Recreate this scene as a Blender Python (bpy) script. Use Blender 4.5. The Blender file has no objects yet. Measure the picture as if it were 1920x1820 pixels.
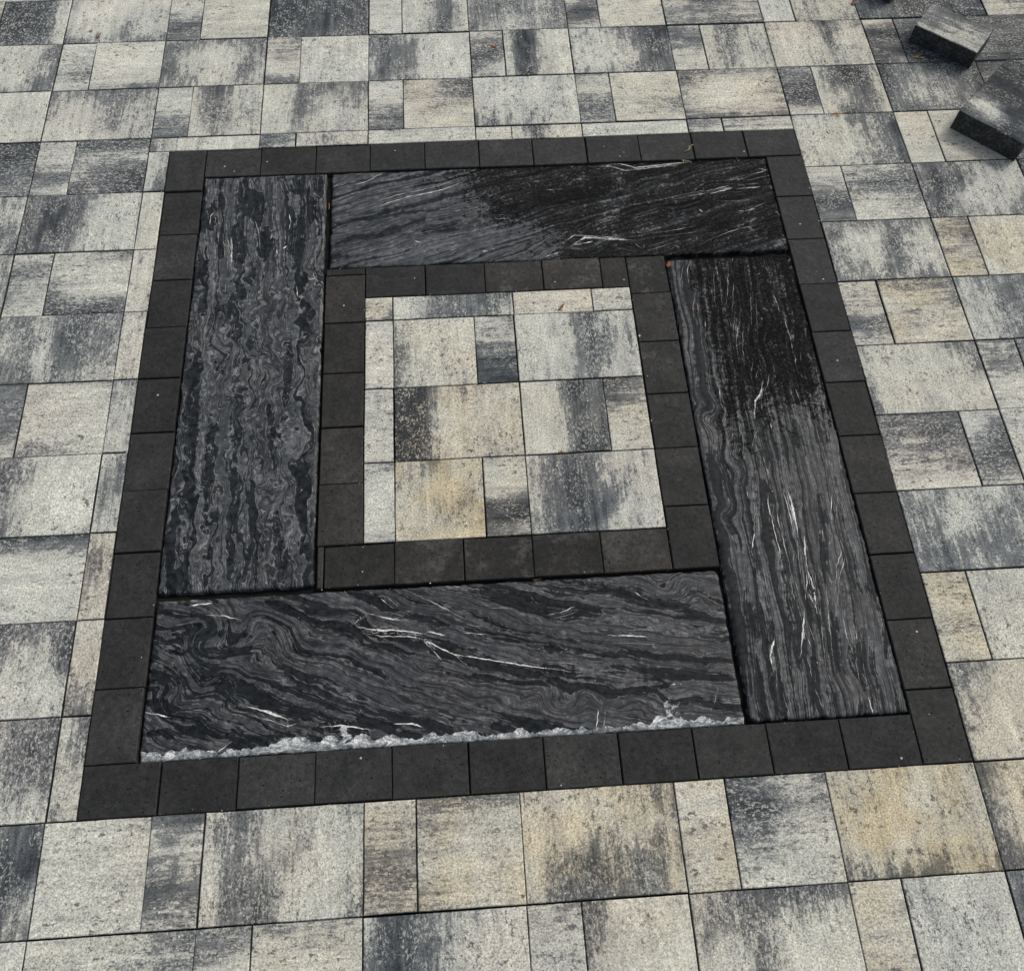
import bpy, math, random
import numpy as np
from mathutils import Matrix, Vector
S = bpy.context.scene
COL = S.collection
rnd = random.Random(7)

# ------------------------------------------------------------------ camera
cam = bpy.data.cameras.new('camera')
cam_o = bpy.data.objects.new('camera', cam); COL.objects.link(cam_o)
cam_o.matrix_world = Matrix(((0.99773606, 0.05184869, -0.04283068, 0.8398136),
                             (-0.06563276, 0.88959699, -0.45200611, -2.68035947),
                             (0.01466612, 0.4537939, 0.89098597, 1.8605496),
                             (0, 0, 0, 1)))
cam.sensor_fit = 'HORIZONTAL'; cam.sensor_width = 36; cam.lens = 32.495
cam.clip_start = .02; cam.clip_end = 2000
S.camera = cam_o

# ------------------------------------------------------------------ sky, sun, exposure
SUN_EL, SUN_AZ = math.radians(44), math.radians(36)      # azimuth counter-clockwise from +X
W = bpy.data.worlds.new('World'); S.world = W; W.use_nodes = True
nt = W.node_tree
sky = nt.nodes.new('ShaderNodeTexSky'); sky.sky_type = 'NISHITA'; sky.sun_disc = False
sky.sun_elevation = SUN_EL; sky.sun_rotation = math.pi/2 - SUN_AZ
sky.dust_density = 4.0; sky.air_density = 1.0; sky.ozone_density = 0.6
bg = nt.nodes['Background']; bg.inputs[1].default_value = .15
hs = nt.nodes.new('ShaderNodeHueSaturation'); hs.inputs['Saturation'].default_value = .55      # thin cloud greys the blue
nt.links.new(sky.outputs[0], hs.inputs['Color']); nt.links.new(hs.outputs[0], bg.inputs[0])
sun = bpy.data.lights.new('sun', 'SUN'); sun.energy = 1.5; sun.angle = math.radians(15); sun.color = (1, .96, .9)
sun_o = bpy.data.objects.new('sun', sun); COL.objects.link(sun_o)
sd = Vector((math.cos(SUN_EL)*math.cos(SUN_AZ), math.cos(SUN_EL)*math.sin(SUN_AZ), math.sin(SUN_EL)))
sun_o.rotation_euler = sd.to_track_quat('Z', 'Y').to_euler(); sun_o.location = sd*20
vs = S.view_settings
vs.view_transform = 'Standard'; vs.look = 'None'; vs.exposure = -0.02; vs.gamma = 1; vs.use_curve_mapping = False

# ------------------------------------------------------------------ node helper
class N:
    def __init__(s, name):
        s.m = bpy.data.materials.new(name); s.m.use_nodes = True
        s.t = s.m.node_tree; s.b = s.t.nodes['Principled BSDF']
    def n(s, typ, **kw):
        x = s.t.nodes.new(typ)
        for k, v in kw.items(): setattr(x, k, v)
        return x
    def put(s, sock, v):
        if isinstance(v, bpy.types.NodeSocket): s.t.links.new(v, sock)
        else:
            if isinstance(v, (tuple, list)) and len(v) == 3 and sock.type == 'RGBA': v = (*v, 1)
            sock.default_value = v
    def math(s, op, a, b=0.0, c=0.0, clamp=False):
        x = s.n('ShaderNodeMath', operation=op, use_clamp=clamp)
        s.put(x.inputs[0], a); s.put(x.inputs[1], b); s.put(x.inputs[2], c); return x.outputs[0]
    def vmath(s, op, a, b):
        x = s.n('ShaderNodeVectorMath', operation=op); s.put(x.inputs[0], a); s.put(x.inputs[1], b); return x.outputs[0]
    def attr(s, name, obj=False, vec=False):
        x = s.n('ShaderNodeAttribute', attribute_name=name, attribute_type='OBJECT' if obj else 'GEOMETRY')
        return x.outputs['Vector' if vec else 'Fac']
    def noise(s, vec=None, scale=5, detail=2, rough=.5, dim='3D', w=None, dist=0, col=False):
        x = s.n('ShaderNodeTexNoise', noise_dimensions=dim)
        if vec is not None: s.put(x.inputs['Vector'], vec)
        if w is not None: s.put(x.inputs['W'], w)
        s.put(x.inputs['Scale'], scale); s.put(x.inputs['Detail'], detail); s.put(x.inputs['Roughness'], rough); s.put(x.inputs['Distortion'], dist)
        return x.outputs['Color' if col else 'Fac']
    def ramp(s, f, stops, interp='LINEAR'):
        x = s.n('ShaderNodeValToRGB'); r = x.color_ramp; r.interpolation = interp
        while len(r.elements) < len(stops): r.elements.new(.5)
        for e, (p, c) in zip(r.elements, stops):
            e.position = p; e.color = (c, c, c, 1) if isinstance(c, (int, float)) else (*c, 1)
        s.put(x.inputs[0], f); return x.outputs[0]
    def mix(s, f, a, b, mode='MIX'):
        x = s.n('ShaderNodeMix', data_type='RGBA', blend_type=mode)
        s.put(x.inputs[0], f); s.put(x.inputs[6], a); s.put(x.inputs[7], b); return x.outputs[2]
    def mixf(s, f, a, b):
        x = s.n('ShaderNodeMix', data_type='FLOAT'); s.put(x.inputs[0], f); s.put(x.inputs[2], a); s.put(x.inputs[3], b); return x.outputs[0]
    def comb(s, x, y, z):
        c = s.n('ShaderNodeCombineXYZ'); s.put(c.inputs[0], x); s.put(c.inputs[1], y); s.put(c.inputs[2], z); return c.outputs[0]
    def step(s, f, lo, hi):
        x = s.n('ShaderNodeMapRange', interpolation_type='SMOOTHSTEP')
        s.put(x.inputs[0], f); s.put(x.inputs[1], lo); s.put(x.inputs[2], hi); return x.outputs[0]
    def bump(s, h, dist, strength=1.0, prev=None):
        x = s.n('ShaderNodeBump'); s.put(x.inputs['Height'], h); s.put(x.inputs['Distance'], dist); s.put(x.inputs['Strength'], strength)
        if prev is not None: s.put(x.inputs['Normal'], prev)
        return x.outputs[0]
    def seeded(s):
        o = s.n('ShaderNodeTexCoord').outputs['Object']
        r = s.n('ShaderNodeObjectInfo').outputs['Random']
        v = s.vmath('ADD', o, s.comb(s.math('MULTIPLY', r, 37.0), s.math('MULTIPLY', r, 91.0), s.math('MULTIPLY', r, 13.0)))
        return v, r
    def done(s, color, rough=.85, spec=.3, normal=None):
        s.put(s.b.inputs['Base Color'], color); s.put(s.b.inputs['Roughness'], rough); s.put(s.b.inputs['Specular IOR Level'], spec)
        if normal is not None: s.put(s.b.inputs['Normal'], normal)
        return s.m

# ------------------------------------------------------------------ materials
def mat_paver():
    k = N('shaded_concrete_paver')
    v, r = k.seeded()
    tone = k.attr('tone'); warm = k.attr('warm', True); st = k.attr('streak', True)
    def stretch(across, along):
        return k.vmath('MULTIPLY', v, k.comb(k.mixf(st, across, along), k.mixf(st, along, across), 10.0))
    def dev(n, amp): return k.math('MULTIPLY', k.math('SUBTRACT', n, .5), amp)
    n_st = k.noise(stretch(48.0, 3.5), 1.0, 4, .68)                 # pigment dragged in the mould
    n_st2 = k.noise(k.vmath('ADD', stretch(150.0, 16.0), (9., 4., 0.)), 1.0, 3, .6)
    n_blot = k.noise(v, 34, 4, .6, dist=.4)
    n_gr = k.noise(v, 300, 3, .8)
    film = k.math('ADD', tone, k.math('ADD', dev(n_st, .62), k.math('ADD', dev(n_st2, .34), dev(n_blot, .34))))
    film = k.math('ADD', film, dev(n_gr, .22), clamp=True)
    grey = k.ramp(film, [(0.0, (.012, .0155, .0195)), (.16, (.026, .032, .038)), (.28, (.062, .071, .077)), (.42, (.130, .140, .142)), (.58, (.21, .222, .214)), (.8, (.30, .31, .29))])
    cream = k.ramp(film, [(.3, (.25, .258, .238)), (.5, (.385, .393, .353)), (.64, (.45, .46, .405)), (.8, (.545, .552, .482)), (1.0, (.66, .665, .58))])
    # the cream mix ends in a ragged edge on some stones and is dragged out soft on others
    n_edge = k.noise(k.vmath('ADD', stretch(62.0, 40.0), (2., 8., 5.)), 1.0, 6, .74, dist=.4)
    soft = k.mixf(k.step(k.noise(k.vmath('ADD', v, (6., 1., 3.)), 7, 2), .38, .62), .018, .11)
    fe = k.math('ADD', film, dev(n_edge, .62))
    cover = k.step(fe, k.math('SUBTRACT', .535, soft), k.math('ADD', .535, soft))
    haze = k.step(k.noise(k.vmath('ADD', stretch(26.0, 12.0), (3., 3., 9.)), 1.0, 5, .7), .42, .68)
    cream = k.mix(k.math('MULTIPLY', haze, .42), cream, (.235, .245, .235))
    c = k.mix(cover, grey, cream)
    # patches where the two mixes curdle: crisp pale and black flecks, strongest in the darker parts
    cr = k.step(k.noise(stretch(20.0, 11.0), 1.0, 3, .6), .40, .56)
    cr = k.math('ADD', cr, k.math('MULTIPLY', k.math('SUBTRACT', k.attr('crunch', True), .75), .9), clamp=True)
    amt = k.math('MULTIPLY', cr, k.mixf(k.step(film, .5, .75), 1.0, .5))
    nf = k.noise(k.vmath('ADD', stretch(215.0, 130.0), (1., 6., 2.)), 1.0, 5, .72, dist=.5)
    pale = k.math('MULTIPLY', k.step(nf, .525, .575), amt)
    black = k.math('MULTIPLY', k.math('SUBTRACT', 1.0, k.step(nf, .40, .455)), amt)
    c = k.mix(k.math('MULTIPLY', pale, k.mixf(n_blot, .35, 1.0)), c, (.47, .475, .435))
    c = k.mix(k.math('MULTIPLY', black, .8), c, (.04, .047, .054))
    # scattered dark nests in the pale parts
    nn = k.noise(k.vmath('ADD', stretch(95.0, 60.0), (4., 2., 7.)), 1.0, 5, .75)
    nest = k.math('MULTIPLY', k.math('SUBTRACT', 1.0, k.step(nn, .385, .44)), k.step(k.noise(v, 12, 2), .40, .58))
    c = k.mix(k.math('MULTIPLY', nest, .85), c, (.06, .067, .071))
    wm = k.math('MULTIPLY', k.math('MULTIPLY', warm, .27), k.mixf(k.step(k.noise(v, 9, 3, .6), .35, .62), .4, 1.0), clamp=True)
    c = k.mix(wm, c, k.mix(1.0, c, (1.0, .82, .57), 'MULTIPLY'))
    tint = k.noise(v, 3.0, 2, .5)
    c = k.mix(k.step(tint, .45, .75), c, k.mix(1.0, c, (1.03, .975, .95), 'MULTIPLY'))
    # coarse sand grain of the face
    gg = k.noise(k.vmath('ADD', v, (2., 7., 4.)), 260, 2, .9)
    gm = k.math('ADD', 1.0, dev(gg, 2.7))
    c = k.mix(1.0, c, k.comb(gm, gm, gm), 'MULTIPLY')
    # open pores and lone quartz grains
    vo = k.n('ShaderNodeTexVoronoi'); k.put(vo.inputs['Vector'], v); k.put(vo.inputs['Scale'], 95.0)
    pore = k.math('MULTIPLY', k.math('LESS_THAN', vo.outputs['Distance'], k.mixf(k.noise(v, 300, 1), .05, .2)),
                  k.math('GREATER_THAN', k.noise(v, 40, 2), .58))
    c = k.mix(k.math('MULTIPLY', pore, .75), c, (.03, .032, .034))
    vq = k.n('ShaderNodeTexVoronoi'); k.put(vq.inputs['Vector'], k.vmath('ADD', v, (5., 3., 1.))); k.put(vq.inputs['Scale'], 110.0)
    sep = k.n('ShaderNodeSeparateColor'); k.put(sep.inputs[0], vq.outputs['Color'])
    q = k.math('MULTIPLY', k.math('LESS_THAN', vq.outputs['Distance'], .22), k.math('GREATER_THAN', sep.outputs[0], .982))
    c = k.mix(k.math('MULTIPLY', q, .8), c, (.66, .66, .62))
    h = k.math('ADD', k.math('MULTIPLY', n_gr, .8), k.math('MULTIPLY', nf, .4))
    h = k.math('SUBTRACT', h, k.math('MULTIPLY', pore, .8))
    nb = k.bump(h, .0016, .8)
    return k.done(c, .88, .25, nb)

def mat_black():
    k = N('black_concrete_paver')
    v, r = k.seeded()
    g = k.noise(v, 330, 3, .75); b = k.noise(v, 14, 4, .6); m = k.noise(v, 90, 4, .7)
    f = k.math('ADD', k.math('MULTIPLY', g, .5), k.math('ADD', k.math('MULTIPLY', b, .34), k.math('MULTIPLY', m, .5)))
    f = k.math('ADD', k.math('SUBTRACT', f, .132), k.math('MULTIPLY', k.math('SUBTRACT', r, .5), .13))
    c = k.ramp(f, [(.32, (.005, .0055, .0055)), (.47, (.0150, .0158, .0156)), (.6, (.0265, .0275, .027)), (.78, (.062, .063, .061))])
    brown = k.attr('warm', True)
    c = k.mix(k.math('MULTIPLY', brown, .5), c, k.mix(1.0, c, (1.25, 1.08, .92), 'MULTIPLY'))
    # whitish bloom in a few places
    bloom = k.math('MULTIPLY', k.step(k.math('ADD', k.math('MULTIPLY', k.noise(v, 15, 4, .7), .7), k.math('MULTIPLY', k.noise(v, 110, 4, .75), .3)), .50, .64), k.attr('bloom', True), clamp=True)
    c = k.mix(k.math('MULTIPLY', bloom, .6), c, (.088, .086, .08))
    vo = k.n('ShaderNodeTexVoronoi'); k.put(vo.inputs['Vector'], v); k.put(vo.inputs['Scale'], 88.0)
    pore = k.math('MULTIPLY', k.math('LESS_THAN', vo.outputs['Distance'], k.mixf(k.noise(v, 300, 1), .08, .31)),
                  k.math('GREATER_THAN', k.noise(v, 45, 2), .47))
    c = k.mix(k.math('MULTIPLY', pore, .85), c, (.003, .003, .003))
    vq = k.n('ShaderNodeTexVoronoi'); k.put(vq.inputs['Vector'], k.vmath('ADD', v, (5., 3., 1.))); k.put(vq.inputs['Scale'], 75.0)
    sep = k.n('ShaderNodeSeparateColor'); k.put(sep.inputs[0], vq.outputs['Color'])
    q = k.math('MULTIPLY', k.math('LESS_THAN', vq.outputs['Distance'], .17), k.math('GREATER_THAN', sep.outputs[0], .985))
    c = k.mix(q, c, (.4, .4, .38))
    h = k.math('SUBTRACT', k.math('ADD', k.math('MULTIPLY', g, .6), k.math('MULTIPLY', m, .6)), k.math('MULTIPLY', pore, .9))
    return k.done(c, .8, .25, k.bump(h, .0015, .8))

def mat_core():
    k = N('dark_core_concrete')
    v, r = k.seeded()
    g = k.noise(v, 130, 4, .75); b = k.noise(v, 30, 3)
    c = k.ramp(k.math('ADD', k.math('MULTIPLY', g, .7), k.math('MULTIPLY', b, .3)),
               [(.32, (.009, .010, .010)), (.5, (.036, .0385, .038)), (.66, (.11, .11, .104))])
    return k.done(c, .9, .2, k.bump(g, .004, .9))

def mat_slab():
    k = N('folded_black_gneiss')
    geo = k.n('ShaderNodeTexCoord').outputs['Object']
    ph = k.attr('phase'); wet0 = k.attr('wet'); vs_ = k.attr('vein_s'); vw = k.attr('vein_w'); chip0 = k.attr('chip')
    gain = k.attr('gain', True); fine = k.attr('fine', True); dark = k.attr('dark', True); seed = k.attr('seed', True)
    c_iso = k.noise(geo, 70, 5, .7); c_big = k.noise(geo, 11, 4, .6); c_gr = k.noise(geo, 450, 3, .8)
    php = k.math('ADD', ph, k.math('MULTIPLY', k.math('SUBTRACT', c_iso, .5), .26))      # phase, slightly frayed
    phs = k.math('ADD', ph, seed)
    phf = k.math('ADD', php, seed)
    dk = k.attr('lens')
    ac = k.math('MULTIPLY', k.noise(geo, 6.5, 3, .55), 1.5)     # along-band change makes lenses, not endless stripes
    f1 = k.noise(k.comb(k.math('MULTIPLY', phs, k.attr('bands', True)), ac, 0.0), 1.0, 4, .62)
    f1 = k.math('ADD', f1, k.math('MULTIPLY', k.math('SUBTRACT', c_big, .5), .22))
    f1 = k.math('SUBTRACT', k.math('ADD', f1, k.math('MULTIPLY', k.math('SUBTRACT', c_iso, .5), .035)), k.math('MULTIPLY', dk, .17))
    ln = k.noise(k.comb(k.math('MULTIPLY', phf, k.math('MULTIPLY', fine, 1.0)), k.math('MULTIPLY', ac, 1.2), 4.0), 1.0, 3, .6)
    ln2 = k.noise(k.comb(k.math('MULTIPLY', phs, k.math('MULTIPLY', fine, 1.9)), k.math('MULTIPLY', ac, 2.2), 9.0), 1.0, 2, .6)
    body = k.ramp(k.math('ADD', k.math('MULTIPLY', c_iso, .45), k.math('ADD', k.math('MULTIPLY', c_big, .4), k.math('MULTIPLY', c_gr, .22))),
                  [(.40, (.018, .0222, .026)), (.52, (.044, .0492, .054)), (.64, (.108, .114, .118))])
    tinted = k.mix(k.step(k.noise(geo, 7, 3), .45, .65), body, k.mix(1.0, body, (1.06, .985, .975), 'MULTIPLY'))
    c = k.mix(1.0, tinted, k.ramp(ln2, [(.32, .5), (.42, .9), (.58, 1.05), (.66, 1.2), (.73, 1.9)]), 'MULTIPLY')
    # dark seams of uneven width
    sw = k.mixf(k.noise(geo, 16, 3, .6), .0, .06)
    seam = k.math('SUBTRACT', 1.0, k.step(k.math('SUBTRACT', k.math('ABSOLUTE', k.math('SUBTRACT', ln, .46)), sw), -.012, .012))
    seam2 = k.math('SUBTRACT', 1.0, k.step(k.math('ABSOLUTE', k.math('SUBTRACT', ln, .56)), .004, .02))
    c = k.mix(k.math('MULTIPLY', seam, .86), c, (.0065, .0078, .0088))
    c = k.mix(k.math('MULTIPLY', seam2, k.math('MULTIPLY', k.step(c_big, .4, .6), .7)), c, (.010, .0115, .0125))
    # black lenses
    lens = k.step(f1, k.math('SUBTRACT', dark, .014), k.math('ADD', dark, .014))
    blk = k.mix(k.step(k.math('ADD', k.math('MULTIPLY', c_iso, .6), k.math('MULTIPLY', ln2, .4)), .36, .66), (.0025, .0035, .0045), (.024, .0285, .032))
    c = k.mix(lens, blk, c)
    # pale rims beside the black lenses, and pale threads
    rim = k.math('SUBTRACT', 1.0, k.step(k.math('ABSOLUTE', k.math('SUBTRACT', f1, k.math('ADD', dark, .024))), .004, .016))
    c = k.mix(k.math('MULTIPLY', rim, k.math('MULTIPLY', k.math('MULTIPLY', k.step(c_iso, .4, .58), .75), k.attr('thread', True))), c, (.20, .203, .198))
    thr = k.math('SUBTRACT', 1.0, k.step(k.math('ABSOLUTE', k.math('SUBTRACT', ln, .60)), .003, .014))
    c = k.mix(k.math('MULTIPLY', thr, k.math('MULTIPLY', k.math('MULTIPLY', k.step(c_iso, .40, .58), .8), k.attr('thread', True))), c, (.24, .24, .232))
    gb = k.comb(gain, gain, gain)
    c = k.mix(1.0, c, gb, 'MULTIPLY')
    # water film
    rip = k.noise(geo, 85, 4, .72, dist=1.0)
    wn = k.math('ADD', k.math('MULTIPLY', k.math('SUBTRACT', k.noise(geo, 15, 5, .68), .5), 1.5), k.math('ADD', k.math('MULTIPLY', k.math('SUBTRACT', rip, .5), 2.6), k.math('MULTIPLY', k.math('SUBTRACT', ln, .5), -1.3)))  # ripple noise opens pale specks in the wet colour, in place of sky glints
    wet = k.math('MULTIPLY', k.step(k.math('ADD', k.math('MULTIPLY', wet0, .80), wn), .40, .56), k.step(wet0, .02, .2))
    glints = k.math('MULTIPLY', k.step(k.math('ADD', k.math('MULTIPLY', rip, .6), k.math('MULTIPLY', ln2, .4)), .47, .6), .62)
    wk = k.mixf(glints, .10, .75)                  # film darkens the stone; pale scales painted in for sky glints
    c = k.mix(wet, c, k.mix(1.0, c, k.comb(wk, wk, k.math('MULTIPLY', wk, 1.03)), 'MULTIPLY'))
    # quartz veins
    vq = k.noise(geo, 260, 3, .7); vl = k.noise(geo, 60, 3, .6)
    dv = k.math('ADD', k.math('ABSOLUTE', k.math('ADD', vs_, k.math('MULTIPLY', k.math('SUBTRACT', vl, .5), .5))), k.math('MULTIPLY', k.math('SUBTRACT', vq, .5), .16))
    vm = k.math('SUBTRACT', 1.0, k.step(k.math('SUBTRACT', dv, vw), -.045, .025))
    vm = k.math('MULTIPLY', vm, k.step(k.noise(geo, 90, 4, .7), .32, .45))
    vcol = k.mix(k.step(vq, .35, .65), (.36, .355, .34), (.85, .84, .80))
    c = k.mix(vm, c, vcol)
    # freshly broken, pale, crystalline edge
    chip = k.step(k.math('ADD', chip0, k.math('MULTIPLY', k.math('SUBTRACT', k.noise(geo, 50, 5, .75), .5), 1.1)), .42, .54)
    cc = k.ramp(k.math('ADD', k.math('MULTIPLY', k.noise(k.vmath('MULTIPLY', geo, (.7, 1.3, 1.0)), 42, 6, .8, dist=2.2), .8), k.math('MULTIPLY', c_gr, .3)),
                [(.38, (.02, .024, .028)), (.46, (.10, .112, .12)), (.55, (.30, .32, .322)), (.65, (.84, .85, .82))])
    c = k.mix(chip, c, cc)
    rough = k.mixf(wet, k.mixf(c_iso, .42, .66), k.mixf(c_gr, .08, .22))
    rough = k.mixf(chip, rough, .8)
    spec = k.mixf(lens, .10, k.mixf(wet, .22, .12))
    h = k.math('ADD', k.math('MULTIPLY', ln, .8), k.math('ADD', k.math('MULTIPLY', c_iso, .7), k.math('MULTIPLY', c_gr, .15)))
    nb = k.bump(h, .0022, .7)
    nb = k.bump(rip, k.mixf(wet, .0006, .016), 1.0, nb)
    nb = k.bump(k.math('MULTIPLY', chip, k.noise(geo, 60, 4, .65)), .004, .8, nb)
    return k.done(c, rough, spec, nb)

def mat_simple(name, stops, scale, rough=.9, bump=.002, spec=.2):
    k = N(name); v, r = k.seeded()
    f = k.math('ADD', k.math('MULTIPLY', k.noise(v, scale, 4, .7), .7), k.math('MULTIPLY', k.noise(v, scale*6, 3, .8), .3))
    return k.done(k.ramp(f, stops), rough, spec, k.bump(f, bump, .7))

M_PAVER, M_BLACK, M_CORE, M_SLAB = mat_paver(), mat_black(), mat_core(), mat_slab()
M_SAND = mat_simple('dark_joint_sand', [(.35, (.003, .003, .003)), (.6, (.007, .007, .0065)), (.78, (.03, .028, .025))], 160)  # near-black base colour for the gaps
M_GROUND = mat_simple('crushed_gravel', [(.35, (.05, .048, .045)), (.55, (.16, .155, .145)), (.75, (.3, .29, .27))], 40, .95, .01)
M_STRAW = mat_simple('dry_straw', [(.3, (.35, .27, .10)), (.7, (.75, .64, .36))], 200, .7)
M_AMBER = mat_simple('amber_needle', [(.3, (.55, .26, .04)), (.7, (.85, .52, .13))], 200, .7)
M_RUST = mat_simple('rust_leaf', [(.3, (.12, .04, .015)), (.7, (.30, .12, .045))], 120, .7)
M_RED = mat_simple('dull_red_leaf', [(.3, (.12, .03, .025)), (.7, (.3, .1, .08))], 150, .7)
M_PINK = mat_simple('faded_leaf', [(.3, (.10, .07, .065)), (.7, (.22, .16, .15))], 150, .7)
M_BROWN = mat_simple('brown_leaf', [(.3, (.09, .04, .018)), (.7, (.27, .13, .05))], 120, .7)
M_WHITE = mat_simple('pale_chip', [(.3, (.5, .49, .45)), (.7, (.8, .79, .74))], 120, .8)

# ------------------------------------------------------------------ object helpers
def link(o, parent=None):
    COL.objects.link(o)
    if parent: o.parent = parent
    return o
def tag(o, label=None, cat=None, group=None, kind=None):
    if label: o['label'] = label
    if cat: o['category'] = cat
    if group: o['group'] = group
    if kind: o['kind'] = kind
    return o
def mesh_obj(name, verts, faces, mats, parent=None, fm=None, attrs=None, smooth=False):
    me = bpy.data.meshes.new(name); me.from_pydata(verts, [], faces)
    for m in mats: me.materials.append(m)
    if fm is not None: me.polygons.foreach_set('material_index', fm)
    for an, av in (attrs or {}).items():
        a = me.attributes.new(an, 'FLOAT', 'POINT'); a.data.foreach_set('value', np.asarray(av, np.float32))
    if smooth: me.polygons.foreach_set('use_smooth', [True]*len(me.polygons))
    me.update()
    return link(bpy.data.objects.new(name, me), parent)

def block_data(w, d, h, tones, ch=.0022, jit=.0004, base=0.0):
    """a paver: top face as a small grid carrying its tones, chamfered rim, straight sides; origin at its base centre."""
    nx, ny = len(tones[0]), len(tones)
    V, T, F, FM = [], [], [], []
    for j in range(ny):
        for i in range(nx):
            edge = i in (0, nx-1) or j in (0, ny-1)
            x = (-w/2+ch)+(w-2*ch)*i/(nx-1); y = (d/2-ch)-(d-2*ch)*j/(ny-1)
            V.append((x+(rnd.uniform(-jit, jit) if edge else 0), y+(rnd.uniform(-jit, jit) if edge else 0), h)); T.append(tones[j][i])
    for j in range(ny-1):
        for i in range(nx-1):
            a = j*nx+i; F.append((a+nx, a+nx+1, a+1, a)); FM.append(0)
    ring = [i for i in range(nx)] + [j*nx+nx-1 for j in range(1, ny)] + [(ny-1)*nx+i for i in range(nx-2, -1, -1)] + [j*nx for j in range(ny-2, 0, -1)]
    m = len(ring); b1 = len(V)
    for q in ring:
        x, y, z = V[q]; i, j = q % nx, q // nx
        V.append((x+(ch if i == nx-1 else -ch if i == 0 else 0), y+(ch if j == 0 else -ch if j == ny-1 else 0), h-ch)); T.append(max(0, T[q]-.12))
    # sides only need the four corners at the bottom
    cs = [k for k, q in enumerate(ring) if (q % nx in (0, nx-1)) and (q // nx in (0, ny-1))]
    b2 = len(V)
    for k in cs:
        x, y, z = V[b1+k]; V.append((x, y, base)); T.append(.1)
    for k in range(m):
        k2 = (k+1) % m
        F.append((ring[k], ring[k2], b1+k2, b1+k)); FM.append(0)
    for c in range(4):
        k0, k1 = cs[c], cs[(c+1) % 4]
        run = [(k0+t) % m for t in range(((k1-k0) % m)+1)]
        F.append(tuple([b1+k for k in run] + [b2+(c+1) % 4, b2+c])); FM.append(1)
    F.append((b2+3, b2+2, b2+1, b2)); FM.append(1)
    return V, F, FM, T

def digits(s, nx, ny):
    rows = s.split()
    g = [[(int(c)+.5)/10 for c in r] for r in rows]
    assert len(g) == ny and all(len(r) == nx for r in g), (s, nx, ny)
    # photo tones 0..9 -> tone value
    return g

def rand_tones(nx, ny, streak):
    base = rnd.choice([.72, .7, .62, .5, .45, .68, .35]); amp = rnd.uniform(.08, .3)
    ph = rnd.uniform(0, 6.3); fr = rnd.uniform(.7, 1.6); ph2 = rnd.uniform(0, 6.3)
    g = []
    for j in range(ny):
        r = []
        for i in range(nx):
            a = i/max(1, nx-1); b = j/max(1, ny-1)
            u = (b if streak else a)
            t = base+amp*math.sin(ph+fr*5*u)+.1*math.sin(ph2+4*(a+b))
            r.append(min(.85, max(.12, t)))
        g.append(r)
    return g
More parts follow.
